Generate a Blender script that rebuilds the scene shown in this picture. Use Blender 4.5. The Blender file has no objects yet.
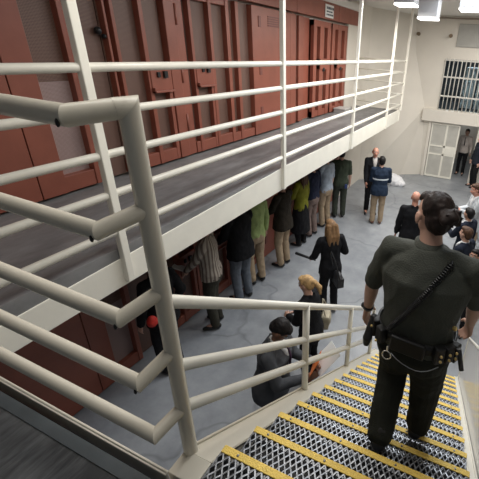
import bpy, bmesh, math, random
from mathutils import Vector, Matrix, noise
S = bpy.context.scene
COL = S.collection
PI = math.pi
random.seed(7)
# ------------------------------------------------------------------ camera
cd = bpy.data.cameras.new('camera'); cam = bpy.data.objects.new('camera', cd); COL.objects.link(cam)
R_ = Vector((0.923, 0.380, 0.058)); F_ = Vector((-0.322, 0.847, -0.424)).normalized()
R_ = (R_ - F_*R_.dot(F_)).normalized(); U_ = R_.cross(F_)
M = Matrix((R_, U_, -F_)).transposed().to_4x4(); M.translation = (0, 0, 4.3)
cam.matrix_world = M
cd.sensor_width = 36; cd.lens = 362.885/479*36
cd.shift_x = (239.5-339.53)/479; cd.shift_y = (218.87-239.5)/479
cd.clip_start = 0.05; cd.clip_end = 100
S.camera = cam
# ------------------------------------------------------------------ world, exposure
w = bpy.data.worlds.new('world'); S.world = w; w.use_nodes = True
w.node_tree.nodes['Background'].inputs[0].default_value = (0.80, 0.90, 1.0, 1)
w.node_tree.nodes['Background'].inputs[1].default_value = 0.10
S.view_settings.view_transform = 'Standard'; S.view_settings.look = 'None'
S.view_settings.gamma = 1; S.view_settings.use_curve_mapping = False
S.view_settings.exposure = 0.4
# lamps of the hall: rows of ceiling fluorescents plus unseen area lights added over the open floor
def area(name, loc, sx, sy, power, col=(1, .97, .92), rot=(0, 0, 0)):
    l = bpy.data.lights.new(name, 'AREA'); l.shape = 'RECTANGLE'; l.size = sx; l.size_y = sy
    l.energy = power; l.color = col
    o = bpy.data.objects.new(name, l); COL.objects.link(o); o.location = loc; o.rotation_euler = rot
    return o
COOL = (.90, .95, 1.0)
area('unseen_overhead', (-.6, 6.4, 5.42), 1.6, 6.0, 165, COOL)
area('unseen_overhead', (0.2, 11.2, 5.42), 2.6, 3.0, 105, (1, .96, .90))
area('high_bay_light', (-1.70, 9.2, 4.98), .4, .4, 32, (1, .95, .87))
area('high_bay_light', (-1.99, 8.2, 5.13), .4, .4, 32, (1, .95, .87))
area('high_bay_light', (-.62, 8.2, 5.07), .6, .4, 32, (1, .95, .87))
area('high_bay_light', (-1.99, 5.2, 5.13), .4, .4, 22, (1, .95, .87))
area('high_bay_light', (-1.70, 2.2, 5.13), .4, .4, 8, (1, .95, .87))
area('unseen_overhead', (-.8, 1.5, 5.42), 1.6, 1.4, 24, (1, .97, .92))  # added to brighten the stair rails and landing

# ------------------------------------------------------------------ materials
def mat(name, col, rough=.5, metal=0, var=0, vscale=8, bump=0, bscale=40, spec=.5, coords='Object', stretch=None):
    m = bpy.data.materials.new(name); m.use_nodes = True
    nt = m.node_tree; b = nt.nodes['Principled BSDF']
    b.inputs['Base Color'].default_value = (*col, 1); b.inputs['Roughness'].default_value = rough
    b.inputs['Metallic'].default_value = metal; b.inputs['Specular IOR Level'].default_value = spec
    if var or bump:
        tc = nt.nodes.new('ShaderNodeTexCoord'); src = tc.outputs[coords]
        if stretch:
            mp = nt.nodes.new('ShaderNodeMapping'); mp.inputs['Scale'].default_value = stretch
            nt.links.new(src, mp.inputs[0]); src = mp.outputs[0]
    if var:
        n = nt.nodes.new('ShaderNodeTexNoise'); n.inputs['Scale'].default_value = vscale; n.inputs['Detail'].default_value = 6
        nt.links.new(src, n.inputs['Vector'])
        r = nt.nodes.new('ShaderNodeValToRGB'); r.color_ramp.elements[0].position = .3; r.color_ramp.elements[1].position = .7
        r.color_ramp.elements[0].color = (*[c*(1-var) for c in col], 1); r.color_ramp.elements[1].color = (*[min(1, c*(1+var)) for c in col], 1)
        nt.links.new(n.outputs['Fac'], r.inputs[0]); nt.links.new(r.outputs[0], b.inputs['Base Color'])
    if bump:
        n = nt.nodes.new('ShaderNodeTexNoise'); n.inputs['Scale'].default_value = bscale; n.inputs['Detail'].default_value = 4
        nt.links.new(src, n.inputs['Vector'])
        bp = nt.nodes.new('ShaderNodeBump'); bp.inputs['Strength'].default_value = bump; bp.inputs['Distance'].default_value = .01
        nt.links.new(n.outputs['Fac'], bp.inputs['Height']); nt.links.new(bp.outputs[0], b.inputs['Normal'])
    return m
def emit(name, col, s):
    m = bpy.data.materials.new(name); m.use_nodes = True; nt = m.node_tree
    b = nt.nodes['Principled BSDF']; b.inputs['Base Color'].default_value = (*col, 1)
    b.inputs['Emission Color'].default_value = (*col, 1); b.inputs['Emission Strength'].default_value = s
    return m
def cloth(name, col, var=.15, rough=.85):
    return mat(name, col, rough, 0, var, 9, .35, 220, .2)
WALL = mat('wall_paint', (.73, .685, .61), .55, var=.04, vscale=1.5, bump=.1, bscale=60)
CEIL = mat('ceiling_paint', (.72, .70, .66), .8, var=.04, vscale=2)
CREAM = mat('cream_paint', (.84, .81, .72), .30, var=.04, vscale=5, bump=.05, bscale=30)
GUARD = mat('shaded_cream_paint', (.68, .635, .535), .27, var=.015, vscale=7, bump=.06, bscale=25)  # same cream paint, darkened to stand for the weaker light on these parts
RED = mat('red_oxide_paint', (.265, .080, .051), .42, var=.10, vscale=4, bump=.05)
DARK = mat('dark_void', (.02, .015, .012), .8)
BLACKM = mat('black_metal', (.02, .02, .022), .4, metal=.3)
STEEL = mat('galvanised_steel', (.27, .28, .30), .42, metal=.8, var=.3, vscale=60)
CHROME = mat('bright_metal', (.8, .8, .8), .2, metal=1)
BRASS = mat('brass', (.8, .6, .25), .3, metal=1)
YEL = mat('yellow_nosing', (.88, .62, .13), .5, var=.10, vscale=45, bump=.6, bscale=120)
GREYP = mat('grey_paint', (.42, .41, .38), .6, var=.06, vscale=3)
WHITE = mat('white_paint', (.82, .82, .80), .4)
PAPER = mat('white_paper', (.85, .85, .83), .7)
ORANGE = mat('orange_card', (.85, .22, .05), .6)
REDC = mat('red_cloth', (.6, .03, .02), .7, var=.2, vscale=20)
GLASS = mat('dim_glass', (.25, .30, .34), .12, var=.3, vscale=2)

def concrete(name, c0, c1, rough, sc, streak=None, cracks=0):
    m = bpy.data.materials.new(name); m.use_nodes = True; nt = m.node_tree; b = nt.nodes['Principled BSDF']
    N = nt.nodes.new; L = nt.links.new
    tc = N('ShaderNodeTexCoord'); mp = N('ShaderNodeMapping'); L(tc.outputs['Object'], mp.inputs[0])
    if streak: mp.inputs['Scale'].default_value = streak
    n = N('ShaderNodeTexNoise'); n.inputs['Scale'].default_value = sc; n.inputs['Detail'].default_value = 9; n.inputs['Roughness'].default_value = .65
    L(mp.outputs[0], n.inputs['Vector'])
    n2 = N('ShaderNodeTexNoise'); n2.inputs['Scale'].default_value = sc*.22; n2.inputs['Detail'].default_value = 4; L(tc.outputs['Object'], n2.inputs['Vector'])
    mx = N('ShaderNodeMath'); mx.operation = 'ADD'; L(n.outputs[0], mx.inputs[0]); L(n2.outputs[0], mx.inputs[1])
    r = N('ShaderNodeValToRGB'); r.color_ramp.elements[0].position = .40; r.color_ramp.elements[1].position = .62
    ml = N('ShaderNodeMath'); ml.operation = 'MULTIPLY'; ml.inputs[1].default_value = .5; L(mx.outputs[0], ml.inputs[0]); L(ml.outputs[0], r.inputs[0])
    r.color_ramp.elements[0].color = (*c0, 1); r.color_ramp.elements[1].color = (*c1, 1)
    out = r.outputs[0]
    if cracks:
        v = N('ShaderNodeTexVoronoi'); v.feature = 'DISTANCE_TO_EDGE'; v.inputs['Scale'].default_value = cracks
        nz = N('ShaderNodeVectorMath'); nz.operation = 'ADD'; L(tc.outputs['Object'], nz.inputs[0])
        n3 = N('ShaderNodeTexNoise'); n3.inputs['Scale'].default_value = 1.5; L(tc.outputs['Object'], n3.inputs['Vector']); L(n3.outputs['Color'], nz.inputs[1])
        L(nz.outputs[0], v.inputs['Vector'])
        r2 = N('ShaderNodeValToRGB'); r2.color_ramp.elements[0].position = 0; r2.color_ramp.elements[1].position = .02
        r2.color_ramp.elements[0].color = (.72, .72, .72, 1); r2.color_ramp.elements[1].color = (1, 1, 1, 1); L(v.outputs['Distance'], r2.inputs[0])
        mm = N('ShaderNodeMix'); mm.data_type = 'RGBA'; mm.blend_type = 'MULTIPLY'; mm.inputs['Factor'].default_value = 1
        L(out, mm.inputs[6]); L(r2.outputs[0], mm.inputs[7]); out = mm.outputs[2]
    L(out, b.inputs['Base Color']); b.inputs['Roughness'].default_value = rough
    bp = N('ShaderNodeBump'); bp.inputs['Strength'].default_value = .25; bp.inputs['Distance'].default_value = .008
    L(n.outputs[0], bp.inputs['Height']); L(bp.outputs[0], b.inputs['Normal'])
    return m
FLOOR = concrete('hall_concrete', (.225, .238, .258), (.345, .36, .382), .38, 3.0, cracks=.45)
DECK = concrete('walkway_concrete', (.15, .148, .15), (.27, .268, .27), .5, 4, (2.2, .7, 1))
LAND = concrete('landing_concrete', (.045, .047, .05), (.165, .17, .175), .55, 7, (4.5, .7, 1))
LBORD = mat('smooth_concrete_border', (.085, .098, .105), .5, var=.15, vscale=6)

def perforated(name, base, hole, pitch, fac=.5):
    m = bpy.data.materials.new(name); m.use_nodes = True; nt = m.node_tree; b = nt.nodes['Principled BSDF']
    N = nt.nodes.new; L = nt.links.new
    tc = N('ShaderNodeTexCoord'); sp = N('ShaderNodeSeparateXYZ'); L(tc.outputs['Object'], sp.inputs[0])
    def wave(sgn):
        a = N('ShaderNodeMath'); a.operation = 'MULTIPLY_ADD'; a.inputs[1].default_value = sgn; L(sp.outputs[2], a.inputs[0]); L(sp.outputs[1], a.inputs[2])
        c = N('ShaderNodeMath'); c.operation = 'MULTIPLY'; c.inputs[1].default_value = 2*PI/pitch; L(a.outputs[0], c.inputs[0])
        d = N('ShaderNodeMath'); d.operation = 'SINE'; L(c.outputs[0], d.inputs[0]); return d
    a = wave(1.0); c = wave(-1.0)
    d = N('ShaderNodeMath'); d.operation = 'MULTIPLY'; L(a.outputs[0], d.inputs[0]); L(c.outputs[0], d.inputs[1])
    r = N('ShaderNodeValToRGB'); r.color_ramp.elements[0].position = fac-.1; r.color_ramp.elements[1].position = fac+.1
    h = N('ShaderNodeMath'); h.operation = 'MULTIPLY_ADD'; h.inputs[1].default_value = .5; h.inputs[2].default_value = .5; L(d.outputs[0], h.inputs[0]); L(h.outputs[0], r.inputs[0])
    r.color_ramp.elements[0].color = (*hole, 1); r.color_ramp.elements[1].color = (*base, 1)
    L(r.outputs[0], b.inputs['Base Color']); b.inputs['Roughness'].default_value = .5
    return m
MESH = perforated('perforated_sheet', (.24, .135, .10), (.06, .030, .024), .024)
MESHL = perforated('perforated_sheet_backed', (.42, .31, .29), (.22, .14, .13), .024)
GATEM = perforated('gate_mesh', (.58, .56, .50), (.34, .33, .30), .03)

# ------------------------------------------------------------------ mesh helpers
def obj(name, bm, m, parent=None, smooth=False, bevel=0, seg=2):
    me = bpy.data.meshes.new(name)
    bmesh.ops.recalc_face_normals(bm, faces=bm.faces[:])
    bm.to_mesh(me); bm.free()
    for x in (m if isinstance(m, (list, tuple)) else [m]): me.materials.append(x)
    if smooth:
        for p in me.polygons: p.use_smooth = True
    o = bpy.data.objects.new(name, me); COL.objects.link(o)
    if parent: o.parent = parent
    if bevel:
        b = o.modifiers.new('bevel', 'BEVEL'); b.width = bevel; b.segments = seg; b.limit_method = 'ANGLE'; b.angle_limit = .6
    return o
def tag(o, label, cat, group=None):
    o['label'] = label; o['category'] = cat
    if group: o['group'] = group
    return o
def thing(name, label, cat, loc=(0, 0, 0), rz=0, group=None):
    o = bpy.data.objects.new(name, None); COL.objects.link(o); o.location = loc; o.rotation_euler = (0, 0, rz); o.empty_display_size = .1
    return tag(o, label, cat, group)
def struct(name, bm, m, bevel=0):
    o = obj(name, bm, m, bevel=bevel); o['kind'] = 'structure'; return o
def nb(): return bmesh.new()
def box(bm, x0, x1, y0, y1, z0, z1, mi=0):
    vs = [bm.verts.new(p) for p in ((x0,y0,z0),(x1,y0,z0),(x1,y1,z0),(x0,y1,z0),(x0,y0,z1),(x1,y0,z1),(x1,y1,z1),(x0,y1,z1))]
    for f in ((0,3,2,1),(4,5,6,7),(0,1,5,4),(1,2,6,5),(2,3,7,6),(3,0,4,7)):
        bm.faces.new([vs[i] for i in f]).material_index = mi
    return bm
def bx(*a): return box(nb(), *a)
def frame_of(d):
    d = d.normalized(); a = Vector((0, 0, 1)) if abs(d.z) < .9 else Vector((1, 0, 0))
    x = d.cross(a).normalized(); return x, d.cross(x).normalized()
def tube(bm, pts, r, n=12, cap=True, mi=0):
    """tube through pts with mitred corners; r a number or a list"""
    pts = [Vector(p) for p in pts]; rs = r if isinstance(r, (list, tuple)) else [r]*len(pts)
    rings = []; shp = []; x = None
    for i, p in enumerate(pts):
        a = (pts[i]-pts[i-1]).normalized() if i > 0 else None
        b = (pts[i+1]-pts[i]).normalized() if i < len(pts)-1 else None
        t = ((a or b)+(b or a)).normalized()
        if x is None: x, y = frame_of(t)
        else:
            x = (x - t*x.dot(t)).normalized(); y = t.cross(x)
        k = 1.0
        if a and b: k = 1/max(.5, math.sqrt(max(.01, (1+a.dot(b))/2)))
        bend = (b-a).normalized() if a and b and (b-a).length > 1e-4 else None
        ring = []; sharp = False
        for j in range(n):
            v = x*math.cos(2*PI*j/n)*rs[i] + y*math.sin(2*PI*j/n)*rs[i]
            if bend and (b-a).length > .3: sharp = True
            if bend:
                bb = (bend - t*bend.dot(t))
                if bb.length > 1e-5:
                    bb.normalize(); v = v + bb*v.dot(bb)*(k-1)
            ring.append(bm.verts.new(p+v))
        rings.append(ring); shp.append(sharp)
    for a, b in zip(rings, rings[1:]):
        for j in range(n):
            f = bm.faces.new((a[j], a[(j+1) % n], b[(j+1) % n], b[j])); f.material_index = mi; f.smooth = True
    for a, s in zip(rings, shp):
        if s:
            for j in range(n):
                e = bm.edges.get((a[j], a[(j+1) % n]))
                if e: e.smooth = False
    if cap:
        bm.faces.new(rings[0][::-1]).material_index = mi; bm.faces.new(rings[-1]).material_index = mi
    return bm
def cone(bm, p0, r0, p1, r1, n=14, cs=4, mi=0):
    """closed tapered capsule"""
    p0 = Vector(p0); p1 = Vector(p1); d = p1-p0
    if d.length < 1e-5: d = Vector((0, 0, 1e-4))
    u = d.normalized(); pts = []; rs = []
    for i in range(cs):
        a = PI/2*(1-i/cs); pts.append(p0-u*r0*math.sin(a)); rs.append(max(.0008, r0*math.cos(a)))
    pts += [p0, p1]; rs += [r0, r1]
    for i in range(1, cs+1):
        a = PI/2*i/cs; pts.append(p1+u*r1*math.sin(a)); rs.append(max(.0008, r1*math.cos(a)))
    return tube(bm, pts, rs, n, True, mi)
def ell(bm, c, r, rot=None, n=18, m=12, mi=0):
    c = Vector(c); rings = []
    rot = rot or Matrix.Identity(3)
    for i in range(m+1):
        t = PI*i/m
        if i in (0, m): rings.append([bm.verts.new(c+rot@Vector((0, 0, r[2]*math.cos(t))))])
        else: rings.append([bm.verts.new(c+rot@Vector((r[0]*math.sin(t)*math.cos(2*PI*j/n), r[1]*math.sin(t)*math.sin(2*PI*j/n), r[2]*math.cos(t)))) for j in range(n)])
    for a, b in zip(rings, rings[1:]):
        for j in range(n):
            q = [a[j % len(a)], a[(j+1) % len(a)], b[(j+1) % len(b)], b[j % len(b)]]
            q = list(dict.fromkeys(q)); f = bm.faces.new(q); f.smooth = True; f.material_index = mi
    return bm
def loft(bm, rings, n=22, cap=True, sq=2.3):
    """rings: (centre Vector, rx, ry, xaxis, yaxis); superellipse sections"""
    out = []
    for c, rx, ry, xa, ya in rings:
        ring = []
        for j in range(n):
            t = 2*PI*j/n; ct, st = math.cos(t), math.sin(t)
            ring.append(bm.verts.new(c + xa*rx*math.copysign(abs(ct)**(2/sq), ct) + ya*ry*math.copysign(abs(st)**(2/sq), st)))
        out.append(ring)
    for a, b in zip(out, out[1:]):
        for j in range(n): bm.faces.new((a[j], a[(j+1) % n], b[(j+1) % n], b[j])).smooth = True
    if cap: bm.faces.new(out[0][::-1]); bm.faces.new(out[-1])
    return bm
def fuse(name, bm, m, parent, voxel, smooth=3, fold=0, fscale=9, seed=0):
    """union of overlapping closed shells into one continuous skin"""
    me = bpy.data.meshes.new('tmp'); bmesh.ops.recalc_face_normals(bm, faces=bm.faces[:]); bm.to_mesh(me); bm.free()
    o = bpy.data.objects.new('tmp', me); COL.objects.link(o)
    r = o.modifiers.new('r', 'REMESH'); r.mode = 'VOXEL'; r.voxel_size = voxel
    if smooth:
        s = o.modifiers.new('s', 'SMOOTH'); s.iterations = smooth; s.factor = .5
    dg = bpy.context.evaluated_depsgraph_get(); ev = o.evaluated_get(dg)
    nm = bpy.data.meshes.new_from_object(ev); bpy.data.objects.remove(o); bpy.data.meshes.remove(me)
    if fold:
        vs = nm.vertices; nr = [v.normal.copy() for v in vs]
        for v, k in zip(vs, nr):
            q = Vector((v.co.x*fscale+seed*3.1, v.co.y*fscale, v.co.z*fscale*.8+seed))
            d = 1-abs(noise.noise(q))*2.2 + .5*noise.noise(q*2.3)
            v.co += k*d*fold
    nm.materials.clear(); nm.materials.append(m); nm.name = name
    for p in nm.polygons: p.use_smooth = True
    o = bpy.data.objects.new(name, nm); COL.objects.link(o); o.parent = parent
    return o
def kids(o): return [c for c in bpy.data.objects if c.parent == o]
def dup(o, parent=None, loc=None):
    c = o.copy(); COL.objects.link(c); c.parent = parent
    if loc is not None: c.location = loc
    for k in kids(o): dup(k, c)
    return c

# ================================================================== SETTING
SX0, SX1 = -.765, .320
DZ = 2.725          # upper tier and landing level
struct('floor', bx(-4.3, 5.2, -3, 17.5, -.12, 0), FLOOR)
struct('ceiling', bx(-6.2, 5.2, -3, 14.4, 5.49, 5.6), CEIL)
# left wall stands behind the cell fronts and carries on to the far corner
b = nb(); box(b, -4.25, -4.10, -3, 10.15, 0, 5.49); box(b, -4.25, -3.95, 10.15, 12.6, 0, 5.49)
struct('wall_left', b, WALL)
# far wall with a window and a doorway
b = nb(); WX0, WX1 = -1.80, 1.2
box(b, -4.2, WX0, 14.0, 14.2, 2.2, 5.49); box(b, WX0, WX1, 14, 14.2, 4.2, 5.49); box(b, WX0, WX1, 14, 14.2, 2.2, 2.53)
box(b, WX1, 5.2, 14, 14.2, 0, 5.49); box(b, -4.2, -1.95, 14, 14.2, 0, 2.2); box(b, -.2, WX1, 14, 14.2, 0, 2.2); box(b, -1.95, -.2, 14, 14.2, 2.08, 2.2)
struct('wall_far', b, WALL)
# slanted corner wall, folded along a diagonal
b = nb()
P = [b.verts.new(p) for p in ((-3.95, 12.05, 0), (-3.95, 12.05, 5.49), (-3.0, 13.995, 5.49), (-2.85, 13.995, 4.35), (-2.25, 13.995, 2.5), (-2.07, 13.995, 0), (-4.1, 14.1, 0), (-4.1, 14.1, 5.49), (-2.72, 13.55, 0))]
b.faces.new((P[0], P[8], P[4], P[3])); b.faces.new((P[8], P[5], P[4])); b.faces.new((P[0], P[3], P[2], P[1])); b.faces.new((P[0], P[6], P[5], P[8])); b.faces.new((P[1], P[2], P[7])); b.faces.new((P[0], P[1], P[7], P[6])); b.faces.new((P[2], P[3], P[4], P[5], P[6], P[7]))
struct('wall_corner', b, WALL)
struct('wall_right', bx(5.0, 5.2, -3, 14.2, 0, 5.49), WALL)
# corridor beyond the doorway, room behind the barred window
b = nb(); box(b, -2.2, -2.05, 14.2, 17.4, 0, 2.4); box(b, -.1, .05, 14.2, 17.4, 0, 2.4); box(b, -2.2, .05, 17.3, 17.45, 0, 2.4); box(b, -2.2, .05, 14.2, 17.4, 2.3, 2.4)
struct('wall_corridor', b, WALL)
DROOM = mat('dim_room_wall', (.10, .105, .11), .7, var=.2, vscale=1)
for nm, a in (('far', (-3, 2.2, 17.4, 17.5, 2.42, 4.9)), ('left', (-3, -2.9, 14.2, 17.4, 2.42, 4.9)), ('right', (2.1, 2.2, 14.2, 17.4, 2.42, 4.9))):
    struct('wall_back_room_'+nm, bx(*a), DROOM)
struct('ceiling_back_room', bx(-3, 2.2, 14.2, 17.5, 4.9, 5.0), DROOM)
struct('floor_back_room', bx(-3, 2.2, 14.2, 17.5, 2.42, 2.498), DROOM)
# protruding lintel over gate
struct('trim_lintel', bx(-2.28, 1.2, 13.80, 14.0, 2.10, 2.52), WALL, bevel=.01)
# conduit along top of far wall
struct('trim_conduit', tube(nb(), [(-3.0, 13.9, 5.42), (4.9, 13.9, 5.40)], .02, 8), mat('conduit_brown', (.30, .24, .19), .5))
# barred window
b = nb()
for z in (4.17, 3.63, 3.0): box(b, WX0, WX1, 13.93, 13.97, z-.025, z+.025)
k = 0
x = WX0+.02
while x < WX1: tube(b, [(x, 13.95, 2.52), (x, 13.95, 4.22)], .017, 8); x += .138
win = struct('window_1', b, mat('bar_paint', (.62, .60, .55), .45))
wp = obj('pane', bx(WX0, WX1, 14.12, 14.13, 2.53, 4.2), None, win)
g = bpy.data.materials.new('window_glass'); g.use_nodes = True; gb = g.node_tree.nodes['Principled BSDF']
gb.inputs['Transmission Weight'].default_value = 1; gb.inputs['Roughness'].default_value = .03; gb.inputs['IOR'].default_value = 1.15; gb.inputs['Base Color'].default_value = (.75, .85, .9, 1)
wp.data.materials.clear(); wp.data.materials.append(g)
# added light panel, and boxes standing in for pale reflections, behind the bars
t = thing('ceiling_light', 'added light panel in the dim room behind the barred window', 'lamp', (-.9, 15.6, 4.6))
obj('housing', bx(-.5, .5, -.12, .12, .02, .1), WHITE, t); obj('diffuser', bx(-.48, .48, -.10, .10, -.02, .02), emit('back_room_glow', (.85, .93, 1), 4), t)
area('corridor_light', (-1.0, 16.6, 2.25), .6, .6, 3, COOL)
area('back_room_fill', (-.9, 15.6, 4.5), .9, .2, 14, COOL)  # added glow for the room behind the bars
REFL = mat('pale_reflection', (.55, .60, .63), .4, var=.15, vscale=3)  # pale grey of a lit window mirrored in the glass
for i, (x0, x1, z1) in enumerate(((-1.15, -.72, 3.95), (-.66, -.42, 3.6), (-.2, .5, 3.9))):
    t = thing('reflection', ('tall pale cabinet behind the barred window, modelled as leftmost of three boxes', 'short narrow pale cabinet box in the middle behind the barred window', 'wide pale cabinet behind the barred window, modelled as rightmost of three boxes')[i], 'reflection', (x0, 15.3, 2.5))
    obj('body', bx(0, x1-x0, 0, .45, 0, z1-2.5), REFL, t, bevel=.01)
    obj('door', bx(.02, x1-x0-.02, -.02, 0, .05, z1-2.55), REFL, t, bevel=.005)  # front slab of the same stand-in box, no real door
# sliding mesh gate in doorway
gt = struct('door_1', bx(-1.89, -1.84, 13.93, 13.97, .02, 2.06), CREAM)
b = nb()
for x0, x1, z0, z1 in ((-.92, -.87, .02, 2.06), (-1.84, -.92, 2.0, 2.06), (-1.84, -.92, .02, .09), (-1.36, -1.29, .09, 2.0), (-1.84, -.92, 1.19, 1.25), (-1.84, -.92, .88, .94)): box(b, x0, x1, 13.93, 13.97, z0, z1)
obj('gate_frame', b, CREAM, gt)
b = nb()
for x0, x1, z0, z1 in ((-1.84, -1.36, .09, .88), (-1.29, -.92, .09, .88), (-1.84, -1.36, 1.25, 2.0), (-1.29, -.92, 1.25, 2.0), (-1.84, -1.36, .94, 1.19)): box(b, x0, x1, 13.945, 13.955, z0, z1)
b.faces.ensure_lookup_table()
obj('mesh_panel', b, mat('gate_mesh_grey', (.50, .485, .44), .6, var=.08, vscale=4), gt)
obj('lock_box', bx(-1.29, -.92, 13.925, 13.96, .94, 1.19), CREAM, gt, bevel=.008)
struct('trim_door', box(bx(-2.02, -1.91, 13.92, 14.0, 0, 2.1), -.26, -.18, 13.92, 14.2, 0, 2.1), WALL, bevel=.008)
# grey wall vent and sprinkler heads
t = thing('wall_vent', 'flat grey vent panel high on the far wall above barred window', 'vent', (-1.53, 13.98, 4.59))
obj('frame', bx(0, 2.3, -.03, .02, 0, .68), GREYP, t, bevel=.01)
b = nb()
for i in range(16): box(b, .05, 2.25, -.04, -.03, .04+i*.039, .06+i*.039)
obj('louvre', b, GREYP, t)
for i, (x, z) in enumerate(((-2.84, 4.92), (-1.755, 4.905))):
    t = thing('sprinkler_head', ('brown sprinkler head on far wall, left of two', 'brown sprinkler head on far wall beside the grey vent')[i], 'sprinkler', (x, 14.0, z))
    BR = mat('sprinkler_bronze', (.25, .19, .13), .4, metal=.6)
    obj('escutcheon', tube(nb(), [(0, 0, 0), (0, -.03, 0)], .06, 12), BR, t); obj('nozzle', tube(nb(), [(0, -.03, 0), (0, -.16, 0)], [.022, .03], 8), BR, t)
    obj('deflector', tube(nb(), [(0, -.16, 0), (0, -.17, 0)], .05, 10), BR, t)

# upper walkway slab, fascia, landing
struct('floor_walkway', bx(-4.1, -2.56, -2.5, 11.2, DZ-.2, DZ), DECK)
def taper():
    b = nb(); vs = []
    for x in (-2.58, -2.553): vs.append([b.verts.new(q) for q in ((x, .62, 2.37), (x, 4.4, 2.40), (x, 11.25, 2.40), (x, 11.25, DZ+.012), (x, 4.4, DZ+.005), (x, .62, 2.595))])
    for i in range(6): b.faces.new((vs[0][i], vs[0][(i+1) % 6], vs[1][(i+1) % 6], vs[1][i]))
    b.faces.new(vs[0]); b.faces.new(vs[1][::-1]); return b
struct('trim_fascia', box(box(taper(), -2.75, -2.58, .62, 11.25, 2.40, 2.43), -4.0, -2.54, 11.20, 11.25, 2.40, DZ+.012), CREAM, bevel=.006)
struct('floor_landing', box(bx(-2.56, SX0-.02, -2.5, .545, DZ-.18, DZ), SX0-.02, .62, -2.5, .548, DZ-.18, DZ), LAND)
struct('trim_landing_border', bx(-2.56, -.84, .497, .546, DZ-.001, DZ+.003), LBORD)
b = nb(); box(b, -2.56, -.885, .578, .588, DZ-.2, DZ+.012); box(b, -2.56, -.885, .574, .594, DZ+.004, DZ+.012)
struct('trim_curb', b, GUARD, bevel=.003)
# band above the cells and seams, soffit strip
b = nb()
YB = [-2.5, .6, 2.9, 5.2, 7.2, 9.35, 11.0]
for y0, y1 in zip(YB, YB[1:]): box(b, -4.1, -3.90, y0+.006, y1-.006, 4.90, 5.24)
struct('trim_cell_band', b, RED, bevel=.004)
struct('trim_soffit', bx(-4.1, -3.86, -2.5, 11.0, 5.24, 5.40), CEIL)
struct('trim_cell_band_lower', bx(-4.1, -3.90, -2.5, 10.15, 2.18, 2.52), RED)

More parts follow.
